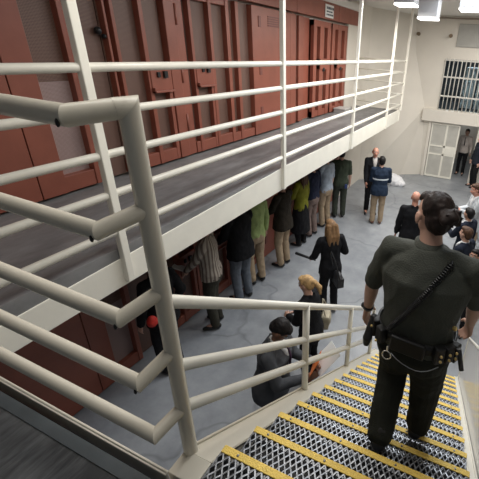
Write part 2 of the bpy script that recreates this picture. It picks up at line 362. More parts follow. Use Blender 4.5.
# ================================================================== CELL FRONTS
XF = -3.945; XM = -4.028
def upright(y0, y1, z0, z1, xf=XF): return bx(-4.09, xf, y0, y1, z0, z1)
def cell_front(z0, tier, top=2.14):
    up = tier == 'upper'
    z1 = z0+top; zb = z0+.03
    L = lambda s: s + (' on the upper walkway' if up else ' on the ground floor under the walkway')
    # solid sheets at the near end
    for i, (y0, y1) in enumerate(((-.6, .7), (.712, 2.02), (2.03, 2.272))):
        tag(obj('wall_panel', bx(-4.09, XF, y0, y1, zb, z1), RED, bevel=.004), L(('flat red steel wall sheet cut by photo edge', 'wide flat red steel wall sheet left of the narrow strip', 'narrow flat red steel strip beside the mesh bay')[i]), 'wall panel')
    # mesh bay
    t = thing('mesh_screen', L('perforated screen beside flat red sheets'), 'screen', (0, 0, 0))
    obj('mesh_panel', bx(-4.099, XM, 2.272, 2.60, z0+1.12, z1), MESH, t); obj('lower_panel', bx(-4.099, XM, 2.272, 2.60, z0+.2, z0+1.12), MESHL, t)
    obj('stile', upright(2.60, 2.665, zb, z1), RED, t, bevel=.006); obj('bottom_rail', bx(-4.09, XF-.01, 2.272, 2.60, zb, z0+.2), RED, t, bevel=.006)
    obj('side_panel', bx(-4.099, XM, 2.665, 3.04, zb, z1), MESH, t)
    def door(y0, y1, stiles, slot, label, latch=True, handle=None):
        d = thing('cell_door', L(label), 'cell door', (0, 0, 0))
        obj('mesh_panel', bx(-4.099, XM, y0, y1, zb+.1, z1-.05), MESH, d)
        for a, c in stiles: obj('stile', upright(a+.012, c, zb, z1), RED, d, bevel=.006)
        obj('bottom_rail', bx(-4.09, XF-.012, y0, y1, zb, zb+.16), RED, d, bevel=.006)
        obj('top_rail', bx(-4.09, XF-.012, y0, y1, z1-.09, z1), RED, d, bevel=.006)
        if slot:
            a, c, s0, s1 = slot
            s = obj('food_slot', bx(-4.05, XF+.01, a, c, z0+s0, z0+s1), RED, d, bevel=.008)
            obj('ledge', box(bx(XF, XF+.05, a, c, z0+s0-.012, z0+s0+.012), XF, XF+.05, a, a+.02, z0+s0-.012, z0+s0+.05), RED, s, bevel=.004)
            obj('slot_stile', upright(c-.055, c, zb, z0+s0, XF-.008), RED, s, bevel=.005)
            m = (a+c)/2
            obj('lock_plate', box(bx(XF+.01, XF+.03, m-.07, m-.03, z0+s1-.13, z0+s1-.07), XF+.01, XF+.045, m+.025, m+.075, z0+s1-.14, z0+s1-.06), BLACKM, s)
        if handle:
            hy, hz = handle
            b = nb(); ell(b, (XM+.04, hy, z0+hz), (.04, .035, .04)); ell(b, (XM+.05, hy+.05, z0+hz-.05), (.03, .022, .024))
            obj('lock', b, BLACKM, d, smooth=True)
        return d
    door(3.05, 3.86, [(3.055, 3.095), (3.14, 3.195), (3.50, 3.57)], (3.54, 3.87, .95, 1.25), 'red mesh cell door with food slot nearest the stairs', handle=(3.0, 1.6))
    h = thing('door_post', L('red hinged steel post between slotted doors'), 'post', (0, 0, 0))
    obj('plate', upright(3.885, 4.055, zb, z1), RED, h, bevel=.008); obj('back_plate', upright(4.06, 4.205, zb, z1, XF-.02), RED, h, bevel=.005)
    for z in (.5, 1.15, 1.85): obj('hinge', tube(nb(), [(XF, 4.065, z0+z-.12), (XF, 4.065, z0+z+.12)], .016, 8), RED, h)
    door(4.215, 5.145, [(4.285, 4.35), (4.675, 4.75), (5.05, 5.14)], (4.33, 4.69, .97, 1.29), 'red mesh cell door with food slot between post and solid door')
    t = thing('mesh_screen', L('narrow red mesh screen by solid door'), 'screen', (0, 0, 0))
    obj('mesh_panel', bx(-4.099, XM, 5.15, 5.71, zb+.1, z1), MESH, t); obj('stile', upright(5.30, 5.375, zb, z1), RED, t, bevel=.006); obj('bottom_rail', bx(-4.09, XF-.012, 5.15, 5.71, zb, zb+.14), RED, t, bevel=.005)
    # solid door
    t = thing('cell_door', L('solid red steel door with small vent and hinge slots'), 'cell door', (0, 0, 0))
    obj('leaf', upright(5.72, 7.0, zb, z1, XF+.005), RED, t, bevel=.006)
    b = nb()
    for i in range(5): box(b, XF, XF+.014, 6.2, 6.66, z0+1.86+i*.035, z0+1.878+i*.035)
    obj('vent', b, mat('dark_red_vent', (.17, .05, .04), .5), t)
    for z in (1.83, 1.07, .35): obj('hinge', bx(XF, XF+.016, 5.90, 5.98, z0+z, z0+z+.17), mat('dark_red_hinge', (.19, .06, .045), .5), t, bevel=.004)
    obj('jamb', upright(7.01, 7.25, zb, z1), RED, t, bevel=.006)
    t = thing('mesh_screen', L('red perforated screen just right of the solid door'), 'screen', (0, 0, 0))
    obj('mesh_panel', bx(-4.099, XM, 7.25, 7.72, zb, z1), MESH, t); obj('stile', upright(7.42, 7.62, zb, z1, XF-.03), RED, t, bevel=.006)
    obj('reveal', bx(-4.09, -4.06, 7.72, 8.06, zb, z1), RED, t)
    def far_door(y0, y1, label):
        d = thing('cell_door', L(label), 'cell door', (0, 0, 0)); wd = y1-y0
        obj('mesh_panel', bx(-4.099, XM, y0, y1, zb+.1, z1-.05), MESH, d)
        for a, c in ((0, .17), (.36, .58), (.80, 1)): obj('stile', upright(y0+a*wd, y0+c*wd, zb, z1-.02), RED, d, bevel=.006)
        obj('top_rail', upright(y0, y1, z1-.14, z1-.02, XF-.005), RED, d, bevel=.006); obj('bottom_rail', upright(y0, y1, zb, zb+.14, XF-.01), RED, d, bevel=.006)
        s = obj('food_slot', bx(-4.05, XF+.02, y0+.36*wd, y0+.78*wd, z0+1.10, z0+1.34), RED, d, bevel=.008)
        obj('keyhole', bx(XF+.015, XF+.03, y0+.52*wd, y0+.62*wd, z0+1.06, z0+1.14), BLACKM, s)
    far_door(8.07, 9.0, 'red cell door under the small white sign'); far_door(9.1, 10.1, 'red cell door last in the row next to beige wall')
cell_front(DZ, 'upper'); cell_front(0, 'lower')
# small sign
t = thing('sign', 'small white printed sign on the red band above cell doors', 'sign', (-3.895, 8.5, 4.93))
obj('plate', bx(0, .012, 0, .46, 0, .26), WHITE, t)
b = nb()
for z, h, ds in ((.165, .05, (.06, .15, .05, .09)), (.105, .03, (.12, .07, .10)), (.04, .035, (.05, .09, .06, .12))):
    y = .06
    for d in ds: box(b, .012, .014, y, y+d, z, z+h); y += d+.018
obj('lettering', b, mat('sign_ink', (.10, .11, .13), .6), t)
# flat grey box on the walkway
t = thing('storage_box', 'low grey metal box lying on the walkway by the last doors', 'box', (-3.80, 9.55, DZ))
obj('body', bx(-.12, .2, -.22, .22, 0, .10), mat('dull_grey_box', (.36, .35, .34), .6), t, bevel=.01); obj('lid', bx(-.13, .21, -.23, .23, .10, .125), mat('pale_box_lid', (.52, .51, .49), .6), t, bevel=.005)

# ================================================================== WALKWAY RAILING
t = thing('walkway_railing', 'long cream five bar railing with ceiling posts along the upper walkway', 'railing', (-2.52, 1.78, 2.42))
O = Vector(t.location)
def loc(p): return Vector(p)-O
RZ = (4.09, 3.797, 3.495, 3.19, 2.885)
PY = (1.78, 4.34, 7.09, 9.7)
for y in PY: obj('post', bx(-.038, .018, y-.063-O.y, y-.001-O.y, .0, 5.49-O.z), CREAM, t, bevel=.006)
obj('post', bx(-.03, .03, 11.18-O.y, 11.24-O.y, .30, 5.49-O.z), CREAM, t, bevel=.006)
for z in RZ:
    obj('rail', tube(nb(), [loc((-2.545, -1.5, z)), loc((-2.545, 11.2, z))], .031, 12), CREAM, t)
    obj('end_rail', tube(nb(), [loc((-2.545, 11.2, z)), loc((-3.95, 11.2, z))], .02, 8), CREAM, t)

# ================================================================== STAIRCASE
NY, NZ, RUN, RISE = .781, 2.700, .228, .1687
def nose(y): return NZ - .74*(y-NY)
st = thing('staircase', 'steel staircase with yellow nosed open mesh treads going down', 'staircase', (-.2, 4.2, 0))
O = Vector(st.location)
# tread mesh (expanded metal lattice) shared by all treads
b = nb(); W = SX1-SX0; nx = 34; px = W/nx; rows = 9; dy = (RUN+.015-.027)/rows; sw = .0032
def bar(bm, p, q, wd, h):
    p = Vector(p); q = Vector(q); d = (q-p).normalized(); n = Vector((-d.y, d.x, 0))*wd; u = Vector((0, 0, h))
    vs = [bm.verts.new(v) for v in (p-n-u, p+n-u, q+n-u, q-n-u, p-n+u, p+n+u, q+n+u, q-n+u)]
    for f in ((0,3,2,1),(4,5,6,7),(0,1,5,4),(1,2,6,5),(2,3,7,6),(3,0,4,7)): bm.faces.new([vs[i] for i in f])
for r in range(rows):
    y0 = -.027-r*dy; y1 = y0-dy
    for i in range(nx):
        a = i*px; m = a+px/2; c = a+px
        if r % 2 == 0: bar(b, (a, y1, -.004), (m, y0, .0), sw, .004); bar(b, (m, y0, 0), (c, y1, -.004), sw, .004)
        else: bar(b, (a, y0, -.004), (m, y1, 0), sw, .004); bar(b, (m, y1, 0), (c, y0, -.004), sw, .004)
box(b, 0, W, -.008, 0, -.045, 0); box(b, 0, W, -RUN-.015, -RUN-.007, -.04, 0); box(b, 0, .006, -RUN-.01, 0, -.045, .0); box(b, W-.006, W, -RUN-.01, 0, -.045, 0)
tread0 = obj('tread', b, STEEL); tread0.parent = st
b = nb(); box(b, .002, W-.002, -.027, .004, .0, .008); box(b, .002, W-.002, .0, .008, -.03, .004)
nos0 = obj('nosing', b, YEL, tread0, bevel=.002)
for i in range(4):
    b = nb(); ell(b, (.08+i*(W-.16)/3, -.012, .008), (.006, .007, .004), n=10, m=6)
    obj('rivet', b, STEEL, tread0)
tread_shade = obj('shade_sheet', bx(.006, W-.006, -RUN-.006, -.01, -.075, -.065), BLACKM, tread0)  # dark sheet added so the tread holes read as shade
treads = []
for k in range(16):
    o = tread0 if k == 0 else dup(tread0, st)
    o.location = Vector((SX0, NY+RUN*k, NZ-RISE*k)) - O
    if k == 15: o.location.z = .04
def bx_(b, x0, x1, y0, y1, z0, z1): box(b, x0-O.x, x1-O.x, y0-O.y, y1-O.y, z0-O.z, z1-O.z)
# stringers : channel plates with flange
def stringer(x0, x1, fx0, fx1, name, m, ytop=.70):
    b = nb(); y1 = 4.32
    if name == 'stringer' and x0 < 0: bx_(b, fx0, fx1, .60, .70, nose(.70)-.10, nose(.70)-.055)
    for xa, xb, o0, o1 in ((x0, x1, -.055, -.36), (fx0, fx1, -.055, -.075), (min(fx0, fx0+.9) if x0 < 0 else fx1-.012, fx0+.012 if x0 < 0 else fx1, -.040, -.10)):
        vs = []
        for x in (xa, xb):
            ya = ytop
            vs.append([b.verts.new(Vector(p)-O) for p in ((x, ya, nose(ya)+o0), (x, y1, nose(y1)+o0), (x, y1, max(.0, nose(y1)+o1)), (x, ya, nose(ya)+o1))])
        a, c = vs
        for i in range(4): b.faces.new((a[i], a[(i+1) % 4], c[(i+1) % 4], c[i]))
        b.faces.new(a[::-1]); b.faces.new(c)
    return obj(name, b, m, st, bevel=.003)
stringer(SX0-.014, SX0-.002, -.905, SX0-.002, 'stringer', GUARD)
stringer(SX1+.002, SX1+.012, SX1+.012, .376, 'stringer', CREAM)
# solid guard panel on right
b = nb(); vs = []
for x in (.380, .390):
    vs.append([b.verts.new(Vector(p)-O) for p in ((x, .75, nose(.75)-.055), (x, .75, nose(.75)+.70), (x, 4.25, nose(4.25)+.70), (x, 4.25, nose(4.25)-.055))])
for i in range(4): b.faces.new((vs[0][i], vs[0][(i+1) % 4], vs[1][(i+1) % 4], vs[1][i]))
b.faces.new(vs[0]); b.faces.new(vs[1][::-1])
obj('guard_panel', b, mat('gloss_white_panel', (.72, .71, .69), .16, var=.03, vscale=3), st)
b = nb(); tube(b, [Vector((.385, .75, nose(.75)+.71))-O, Vector((.385, 4.25, nose(4.25)+.71))-O, Vector((.385, 4.25, .02))-O], .014, 8)
obj('panel_edge', b, CREAM, st)

# ================================================================== STAIR RAILING
t = thing('stair_railing', 'cream three bar handrail with newel post on left side of the stairs', 'railing', (-.88, .73, 2.6))
O2 = Vector(t.location)
l2 = lambda p: Vector(p)-O2
obj('newel_post', tube(nb(), [l2((-.885, .709, 2.60)), l2((-.885, .709, 4.128)), l2((-.9, .677, 4.1255))], .0285, 18), GUARD, t)
obj('base_flange', tube(nb(), [l2((-.885, .709, 2.668)), l2((-.885, .709, 2.676))], .036, 16), GUARD, t)
def sl(y, z0): return z0 - .74*(y-.73)
RT = (3.485, 3.185, 2.962)
YS = (1.79, 2.82, 3.85)
for z0 in RT: obj('rail', tube(nb(), [l2((-.885, .709, z0+.009)), l2((-.88, 3.85, sl(3.85, z0)))], .0245, 14), CREAM, t)  # lighter cream than the newel, standing for stronger light on these rails
for y in YS: obj('post', tube(nb(), [l2((-.88, y, nose(y)-.07)), l2((-.88, y, sl(y, RT[0])))], .0245, 12), CREAM, t)

# ================================================================== LANDING RAILING
t = thing('landing_railing', 'thick shaded cream five bar pipe guard rail in the foreground with short returns', 'railing', (-.93, .584, 2.73))
O3 = Vector(t.location)
for i, (z, z1, x) in enumerate(((4.116, 4.128, -.944), (3.805, 3.834, -.935), (3.498, 3.536, -.932), (3.222, 3.27, -.916), (2.955, 2.97, -.902))):
    r = .028 if i == 0 else .0255
    rl = obj('rail', tube(nb(), [Vector((-2.5, .584, z))-O3, Vector((x, .584, z))-O3, Vector((-.887, .705, z1))-O3], r, 18), GUARD, t)
    if i < 4:
        b = nb(); ell(b, Vector((x+.006, .584-r*.98, z-r*.45))-O3, (.006, .005, .011), n=8, m=6); obj('paint_chip', b, BLACKM, rl)

# ================================================================== CEILING LIGHTS
LAMP = emit('lit_diffuser', (1, .97, .92), 2.2); HOUS = mat('lamp_housing', (.36, .36, .37), .5)
def lamp(x0, x1, y, z, label):
    t = thing('ceiling_light', label, 'lamp', ((x0+x1)/2, y, z), 0, 'high bay lamps under the hall ceiling')
    a = (x1-x0)/2; c = .22
    obj('housing', bx(-a, a, -c, c, .03, 5.49-z), HOUS, t, bevel=.015); obj('diffuser', bx(-a, a, -c, c, -.01, .03), LAMP, t, bevel=.008)
lamp(-2.19, -1.79, 8.2, 5.15, 'boxy white ceiling lamp cut by the top edge over the walkway railing end')
lamp(-1.91, -1.49, 9.2, 5.0, 'boxy white ceiling lamp hanging lowest, middle of the three')
lamp(-.94, -.30, 8.2, 5.09, 'wide bright ceiling lamp in the top right corner of the photo')
# white bundle on floor by corner
b = nb(); ell(b, (0, 0, .14), (.30, .26, .20)); ell(b, (.18, -.08, .09), (.22, .18, .12)); ell(b, (-.1, .1, .2), (.2, .18, .14))
b2 = fuse('cloth_bundle', b, mat('white_sheet', (.78, .78, .80), .8), None, .02, 4, .02, 7); b2.location = (-2.66, 12.3, 0)
tag(b2, 'white cloth bundle heaped on the floor against the far corner wall', 'bundle')

# ================================================================== PEOPLE
SKIN = {}
def skin(tone):
    if tone not in SKIN: SKIN[tone] = mat('skin_'+tone, {'fair': (.55, .33, .25), 'tan': (.42, .23, .16), 'ruddy': (.58, .28, .20), 'brown': (.23, .115, .07)}[tone], .5, var=.08, vscale=12, spec=.4)
    return SKIN[tone]
MATS = {}
def cl(name, col, **k):
    if name not in MATS: MATS[name] = cloth(name, col, **k)
    return MATS[name]
def hairmat(name, col):
    if name not in MATS: MATS[name] = mat(name, col, .58, var=.35, vscale=30, bump=.35, bscale=90, spec=.25, stretch=(1, 1, .25))
    return MATS[name]
HAIRC = {'black': (.012, .010, .010), 'dark': (.022, .014, .012), 'brown': (.075, .038, .022), 'blond': (.50, .32, .15), 'sandy': (.22, .125, .06), 'grey': (.25, .23, .21)}
SHOE = mat('black_leather', (.012, .012, .013), .35, bump=.1); BSHOE = mat('brown_leather', (.14, .06, .035), .45)
EYEW = mat('eye_white', (.7, .68, .64), .3); EYED = mat('eye_dark', (.03, .018, .012), .2); LIP = mat('lip', (.35, .12, .10), .5)
def ik(a, c, l1, l2, pole):
    d = c-a; L = min(d.length, (l1+l2)*.995); u = d.normalized(); c = a+u*L
    x = (l1*l1-l2*l2+L*L)/(2*L); h = math.sqrt(max(0, l1*l1-x*x))
    p = pole-u*pole.dot(u); p.normalize()
    return a+u*x+p*h, c
def hand(bm, wr, fwd, back, side, k=1.0, curl=.6):
    """palm, four unequal bent fingers, side thumb. fwd: wrist to fingers, back: out of back of hand, side: towards thumb"""
    fwd = fwd.normalized(); back = (back-fwd*back.dot(fwd)).normalized(); th = fwd.cross(back)
    if th.dot(side) < 0: th = -th
    kb = wr+fwd*.085*k
    for s in (-.026, -.009, .009, .026):
        cone(bm, wr+th*s*.55*k, .017*k, kb+th*s*1.1*k, .0135*k, 8, 3)
    for s, ln in ((.030, .070), (.0105, .080), (-.0105, .073), (-.030, .056)):
        p = kb+th*s*k; d = fwd; r = .0088*k
        for j, q in enumerate((.46, .31, .23)):
            a = curl*(.5, .9, .7)[j]; d = (d*math.cos(a)-back*math.sin(a)).normalized()*1.0
            # keep turning about same axis
            e = p+d*ln*q*k*1.05; cone(bm, p, r, e, r*.9, 8, 3); p = e; r *= .9
            back = back
    p = wr+th*.022*k+fwd*.02*k; q = p+(th*.8+fwd*.7-back*.25).normalized()*.042*k; cone(bm, p, .014*k, q, .0105*k, 8, 3)
    cone(bm, q, .0105*k, q+(fwd*.9+th*.25-back*.35).normalized()*.032*k, .0085*k, 8, 3)
def person(label, loc, heading, top, trousers, hair='short', hc='dark', tone='fair', H=1.75, lean=0, yaw=0, pitch=0, hands=None, sleeve='long', jacket=False,
           topm=None, botm=None, face=False, skirt=False, girth=1.0, knees=None, feet=None, shoes=SHOE, pel=(0, 0, 0), voxel=.011, curl=.5, topname=None, botname='trousers', group=None, roll=0, shirt=None, tie=None, headoff=(0, 0, 0), bal=0, elbow=None, hm_=1.08, leg=1.0, shs=1.0, waist=1.0):
    H *= hm_; k = H/1.75
    t = thing('person', label, 'person', loc, math.radians(heading), group)
    V = lambda *a: Vector(a)*k
    pel = Vector(pel)
    piv = V(0, 0, .95)+pel
    LM = Matrix.Rotation(math.radians(roll), 3, 'Y') @ Matrix.Rotation(-math.radians(lean), 3, 'X')
    up = lambda v: piv + LM@(v-V(0, 0, .95))
    hip = [V(s*.088, 0, .92)+pel for s in (-1, 1)]
    ank = [Vector(f) if f else V(s*.10, -.02, .085) for s, f in zip((-1, 1), feet or (None, None))]
    knee = []
    for i, s in enumerate((-1, 1)):
        kn, an = ik(hip[i], ank[i], .425*k, .415*k, Vector((s*.15, 1, 0)) if not knees else Vector(knees[i])); knee.append(kn)
    sho = [up(V(s*.178*girth**.5, -.01, 1.425)) for s in (-1, 1)]
    nb_ = up(V(0, -.015, 1.46)); hcn = up(V(0, .025, 1.63))+Vector(headoff)
    hands = hands or (None, None); wr = []; elb = []; fdir = []
    for i, s in enumerate((-1, 1)):
        h = Vector(hands[i]) if hands[i] else up(V(s*(.245+.02*girth), .06, .86))
        pole = Vector(elbow[i]) if elbow and elbow[i] else Vector((s*.5, -.8, -.45))
        e, h = ik(sho[i], h, .285*k, .255*k, pole); elb.append(e); wr.append(h); fdir.append((h-e).normalized())
    X = LM@Vector((1, 0, 0)); Y = LM@Vector((0, 1, 0)); Z0 = Vector((1, 0, 0)); Z1 = Vector((0, 1, 0))
    def torso(bm, f, hem=.86, flare=0, neck=True, sh=1.0):
        rings = []
        for z, rx, ry, yo in ((hem, .168+flare, .122+flare, -.005), (.95, .170+flare*.7, .125+flare*.6, -.008), (1.08, .150+flare*.3, .112+flare*.2, 0), (1.22, .163, .120, .004), (1.33, .176, .122, 0), (1.41, .165, .098, -.012), (1.455, .115, .075, -.015), (1.49, .062, .060, -.012)):
            if z < hem-1e-6: continue
            if not neck and z > 1.47: continue
            c = V(0, yo, z); g = (girth*waist if z < 1.0 else girth*(1+waist)/2 if z < 1.15 else girth) if z < 1.4 else girth**.4
            rings.append(((up(c) if z > .93 else c+pel), rx*k*f*g, ry*k*f*g, X if z > .93 else Z0, Y if z > .93 else Z1))
        loft(bm, rings)
    # ---- continuous body
    b = nb(); torso(b, .90)
    for i, s in enumerate((-1, 1)):
        cone(b, hip[i], .078*k, knee[i], .055*k); cone(b, knee[i], .053*k, ank[i], .038*k)
        cone(b, ank[i], .038*k, ank[i]+V(s*.02, .12, -.045), .03*k)
        cone(b, sho[i], .052*k, elb[i], .040*k); cone(b, elb[i], .041*k, elb[i]+(wr[i]-elb[i])*.4, .040*k); cone(b, elb[i]+(wr[i]-elb[i])*.4, .040*k, wr[i], .0265*k)
        inward = (up(V(0, .05, 1.0))-wr[i]); bk = -(inward-fdir[i]*inward.dot(fdir[i]))
        if bk.length < .01: bk = Vector((0, 0, 1))
        hand(b, wr[i], fdir[i], bk, Y+Vector((0, 0, .2)), k, curl)
    cone(b, nb_-Vector((0, 0, .02)), .060*k, hcn-Vector((0, 0, .05)), .052*k)
    HM = LM @ Matrix.Rotation(math.radians(yaw), 3, 'Z') @ Matrix.Rotation(-math.radians(pitch), 3, 'X')
    hp = lambda x, y, z: hcn + HM@(Vector((x, y, z))*k)
    ell(b, hp(0, -.012, .030), (.074*k, .092*k, .085*k), HM); ell(b, hp(0, .022, -.030), (.060*k, .068*k, .075*k), HM)
    ell(b, hp(0, .045, -.085), (.034*k, .034*k, .026*k), HM); cone(b, hp(0, .078, .018), .011*k, hp(0, .104, -.024), .0145*k, 8, 3)
    ell(b, hp(0, .070, .040), (.052*k, .016*k, .012*k), HM, 12, 8)
    for s in (-1, 1):
        ell(b, hp(s*(.083 if hair == 'bun' else .077), .002, -.006), (.009*k, .019*k, .031*k), HM, 10, 8); ell(b, hp(s*.038, .058, -.022), (.024*k, .022*k, .022*k), HM, 10, 8)
    body = fuse('body', b, skin(tone), t, voxel, 2)
    if face:
        for s in (-1, 1):
            e = obj('eye', ell(nb(), hp(s*.030, .080, .014), (.0135*k, .008*k, .008*k), HM, 10, 8), EYEW, t, True)
            obj('iris', ell(nb(), hp(s*.030, .0865, .014), (.0065*k, .004*k, .0065*k), HM, 8, 6), EYED, e, True)
            obj('eyebrow', cone(nb(), hp(s*.016, .088, .036), .004*k, hp(s*.048, .076, .038), .003*k, 6, 2), hairmat('hair_'+hc, HAIRC[hc]), t)
        b = nb(); cone(b, hp(-.020, .083, -.052), .005*k, hp(0, .090, -.050), .0065*k, 8, 3); cone(b, hp(0, .090, -.050), .0065*k, hp(.020, .083, -.052), .005*k, 8, 3)
        obj('mouth', b, LIP, t)
    # ---- hair
    hm = hairmat('hair_'+hc, HAIRC[hc])
    if hair:
        b = nb()
        if hair == 'fringe':
            for s in (-1, 1): ell(b, hp(s*.055, -.045, .0), (.028*k, .055*k, .035*k), HM)
            ell(b, hp(0, -.085, -.01), (.055*k, .022*k, .04*k), HM)
        else:
            ell(b, hp(0, -.026, .038) if hair != 'bun' else hp(0, -.036, .046), ((.080 if hair != 'bun' else .074)*k, (.096 if hair != 'bun' else .082)*k, (.088 if hair != 'bun' else .079)*k), HM); ell(b, hp(0, -.055, -.005), ((.072 if hair != 'bun' else .066)*k, .058*k, .075*k), HM)
            ell(b, hp(0, .035, .088), (.058*k, .045*k, .03*k), HM)
        if hair == 'long':
            for s in (-.05, 0, .05):
                cone(b, hp(s, -.07, .03), .05*k, hp(s*1.3, -.105, -.13), .048*k); cone(b, hp(s*1.3, -.105, -.13), .048*k, hp(s*1.4, -.120, -.27), .022*k)
            for s in (-1, 1): cone(b, hp(s*.062, -.01, .02), .034*k, hp(s*.085, -.02, -.16), .026*k)
        if hair == 'ponytail':
            ell(b, hp(0, -.115, .03), (.026*k, .03*k, .026*k), HM); cone(b, hp(0, -.125, .03), .03*k, hp(.015, -.165, -.06), .036*k); cone(b, hp(.015, -.165, -.06), .036*k, hp(.025, -.150, -.17), .012*k)
        if hair == 'bun':
            for dx, dy_, dz, r in ((0, -.125, .020, .040), (.022, -.145, .032, .030), (-.018, -.150, .008, .030), (.006, -.162, .022, .030), (.03, -.150, .0, .022)): ell(b, hp(dx, dy_, dz), (r*k, r*k*.9, r*k*.85), HM)
            for q in range(7):
                a = q*.9; cone(b, hp(.01, -.15, .02), .012, hp(.01+.045*math.cos(a), -.17, .02+.04*math.sin(a)), .004, 6, 2)
        if hair == 'cap':
            pass
        fuse('hair', b, hm, t, voxel*.9, 1, .0035*k, 30, len(label))
    # ---- top
    tm = topm or cl('cloth_'+top[0], top[1])
    b = nb(); torso(b, 1.03, .80 if jacket else .87, .025 if jacket else .004, neck=True)
    for i in range(2): cone(b, up(V((-1, 1)[i]*.045, -.02, 1.455)), .050*k, sho[i], .056*k)
    for i in range(2):
        sr = 1.0*(1.08 if jacket else 1)
        cone(b, sho[i], .060*k*sr, elb[i] if sleeve != 'short' else sho[i]+(elb[i]-sho[i])*.93, .055*k*sr)
        if sleeve == 'long':
            cone(b, elb[i], .054*k*sr, wr[i]-fdir[i]*.02*k, .039*k*sr)
    if jacket or shirt: # collar
        for s in (-1, 1):
            cone(b, up(V(s*.075, -.005, 1.475)), .018*k, up(V(s*.035, -.07, 1.50)), .018*k); cone(b, up(V(s*.075, -.005, 1.475)), .018*k, up(V(s*.03, .075, 1.42)), .014*k)
    fuse(topname or ('jacket' if jacket else 'shirt'), b, tm, t, voxel, 5, .006*k, 8, len(label))
    if shirt:
        b = nb(); fr = lambda x, y, z: up(V(x, y, z))
        loft(b, [(fr(0, .118*girth, 1.17), .012*k, .02*k, X, Y), (fr(0, .128*girth**.5, 1.32), .035*k, .02*k, X, Y), (fr(0, .10, 1.42), .055*k, .03*k, X, Y), (fr(0, -.01, 1.51), .064*k, .062*k, X, Y)], 14)
        obj('shirt_front', b, shirt, t, True)
        if tie:
            b = nb(); loft(b, [(fr(0, .138*girth, 1.16), .022*k, .012*k, X, Y), (fr(0, .148*girth**.5, 1.32), .02*k, .012*k, X, Y), (fr(0, .128, 1.43), .014*k, .012*k, X, Y), (fr(0, .105, 1.455), .018*k, .014*k, X, Y)], 10)
            obj('tie', b, tie, t, True)
    # ---- bottom
    bmat = botm or cl('cloth_'+trousers[0], trousers[1])
    b = nb()
    loft(b, [(V(0, -.005, .80)+pel, .160*k*girth**.5, .120*k*girth**.5, Z0, Z1), (V(0, -.012, .90)+pel, .172*k*girth**.7, .130*k*girth**.7, Z0, Z1), (V(0, -.005, 1.01)+pel, .155*k*girth*waist, .118*k*girth*waist, X, Y)])
    for i, s in enumerate((-1, 1)):
        cone(b, hip[i]-V(0, 0, .04), .093*k*girth**.8, knee[i], .072*k*girth**.6*leg); cone(b, knee[i], .070*k*girth**.6*leg, ank[i]+(knee[i]-ank[i])*.02, .060*k*girth**.4*leg)
    if skirt:
        loft(b, [(V(0, 0, .95)+pel, .16*k, .12*k, Z0, Z1), (V(0, 0, .75)+pel, .20*k, .16*k, Z0, Z1), (V(0, .01, .35)+pel*.6, .23*k, .20*k, Z0, Z1)])
    fuse('skirt' if skirt else botname, b, bmat, t, voxel, 2, .006*k, 9, len(label)+3)
    # ---- shoes
    for i, s in enumerate((-1, 1)):
        a = ank[i]; b = nb()
        d = Vector((s*.22, 1, 0)).normalized()
        cone(b, a+Vector((0, 0, -.03*k))-d*.035*k, .043*k*shs, a+Vector((0, 0, -.047*k))+d*.10*k, .037*k*shs); cone(b, a+Vector((0, 0, -.047*k))+d*.10*k, .037*k, a+Vector((0, 0, -.055*k))+d*.165*k, .028*k)
        cone(b, a+Vector((0, 0, .03*k)), .048*k*shs, a+Vector((0, 0, -.03*k)), .046*k*shs)
        sh = fuse('shoe', b, shoes, t, voxel, 1)
        fl = a.z-.085*k
        for v in sh.data.vertices: v.co.z = max(v.co.z, fl+.003)
    t_info = dict(t=t, up=up, V=V, hp=hp, wr=wr, elb=elb, sho=sho, fdir=fdir, X=X, Y=Y, k=k, pel=pel, hip=hip, LM=LM, HM=HM, W=Matrix.Translation(loc) @ Matrix.Rotation(math.radians(heading), 4, 'Z'))
    return t_info
GRP = 'people by the ground floor cells'
BLACKC = ('black', (.010, .010, .012)); KHAKI = ('khaki', (.36, .27, .18)); UNI = ('uniform_green', (.045, .052, .042))

# --- officer on the stairs
OX, OY, OZ = -.118, 1.58, NZ-RISE*4          # stands on the fifth tread
OFF = mat('olive_uniform', (.068, .072, .060), .75, var=.14, vscale=7, bump=.5, bscale=160, spec=.25)
OFT = mat('dark_olive_trousers', (.020, .022, .018), .85, var=.14, vscale=7, bump=.5, bscale=160, spec=.2)
of = person('uniformed officer with dark hair in a bun walking down the yellow edged stairs', (OX, OY, OZ), -4, UNI, UNI, hair='bun', hc='dark', tone='fair', H=1.71, lean=3, yaw=40, pitch=12, sleeve='short', hm_=1,
            hands=((-.345, .12, .78), (.255, .25, .86)), topm=OFF, botm=OFT, girth=1.26, leg=1.14, shs=1.15, waist=.87, feet=((-.072, -.17, .255), (.10, .13, .085)), pel=(.0, -.03, -.0), voxel=.0065, curl=.7, headoff=(-.028, 0, .0), topname='shirt', shirt=None, elbow=((-1, -.4, -.2), (1, .1, .0)), face=True)
T = of['t']; up, V, k = of['up'], of['V'], of['k']; g = 1.26
X, Y = of['X'], of['Y']
b = nb()
def band(b, z, rx, ry, h, th=.012, yo=-.006, n=40):
    c0 = up(V(0, yo, z)); rr = []
    for dz, e in ((-h/2, 0), (-h/2, th), (h/2, th), (h/2, 0)):
        c = c0+of['LM']@Vector((0, 0, dz)); rr.append([b.verts.new(c+X*(rx+e)*math.copysign(abs(math.cos(2*PI*j/n))**.87, math.cos(2*PI*j/n))+Y*(ry+e)*math.copysign(abs(math.sin(2*PI*j/n))**.87, math.sin(2*PI*j/n))) for j in range(n)])
    for q in range(4):
        a, c = rr[q], rr[(q+1) % 4]
        for j in range(n): b.faces.new((a[j], a[(j+1) % n], c[(j+1) % n], c[j]))
BZ = 1.005
brx, bry = .170*k*g*.93, .126*k*g*.95
band(b, BZ, brx, bry, .055)
belt = obj('duty_belt', b, mat('belt_leather', (.006, .006, .0065), .45), T, True)
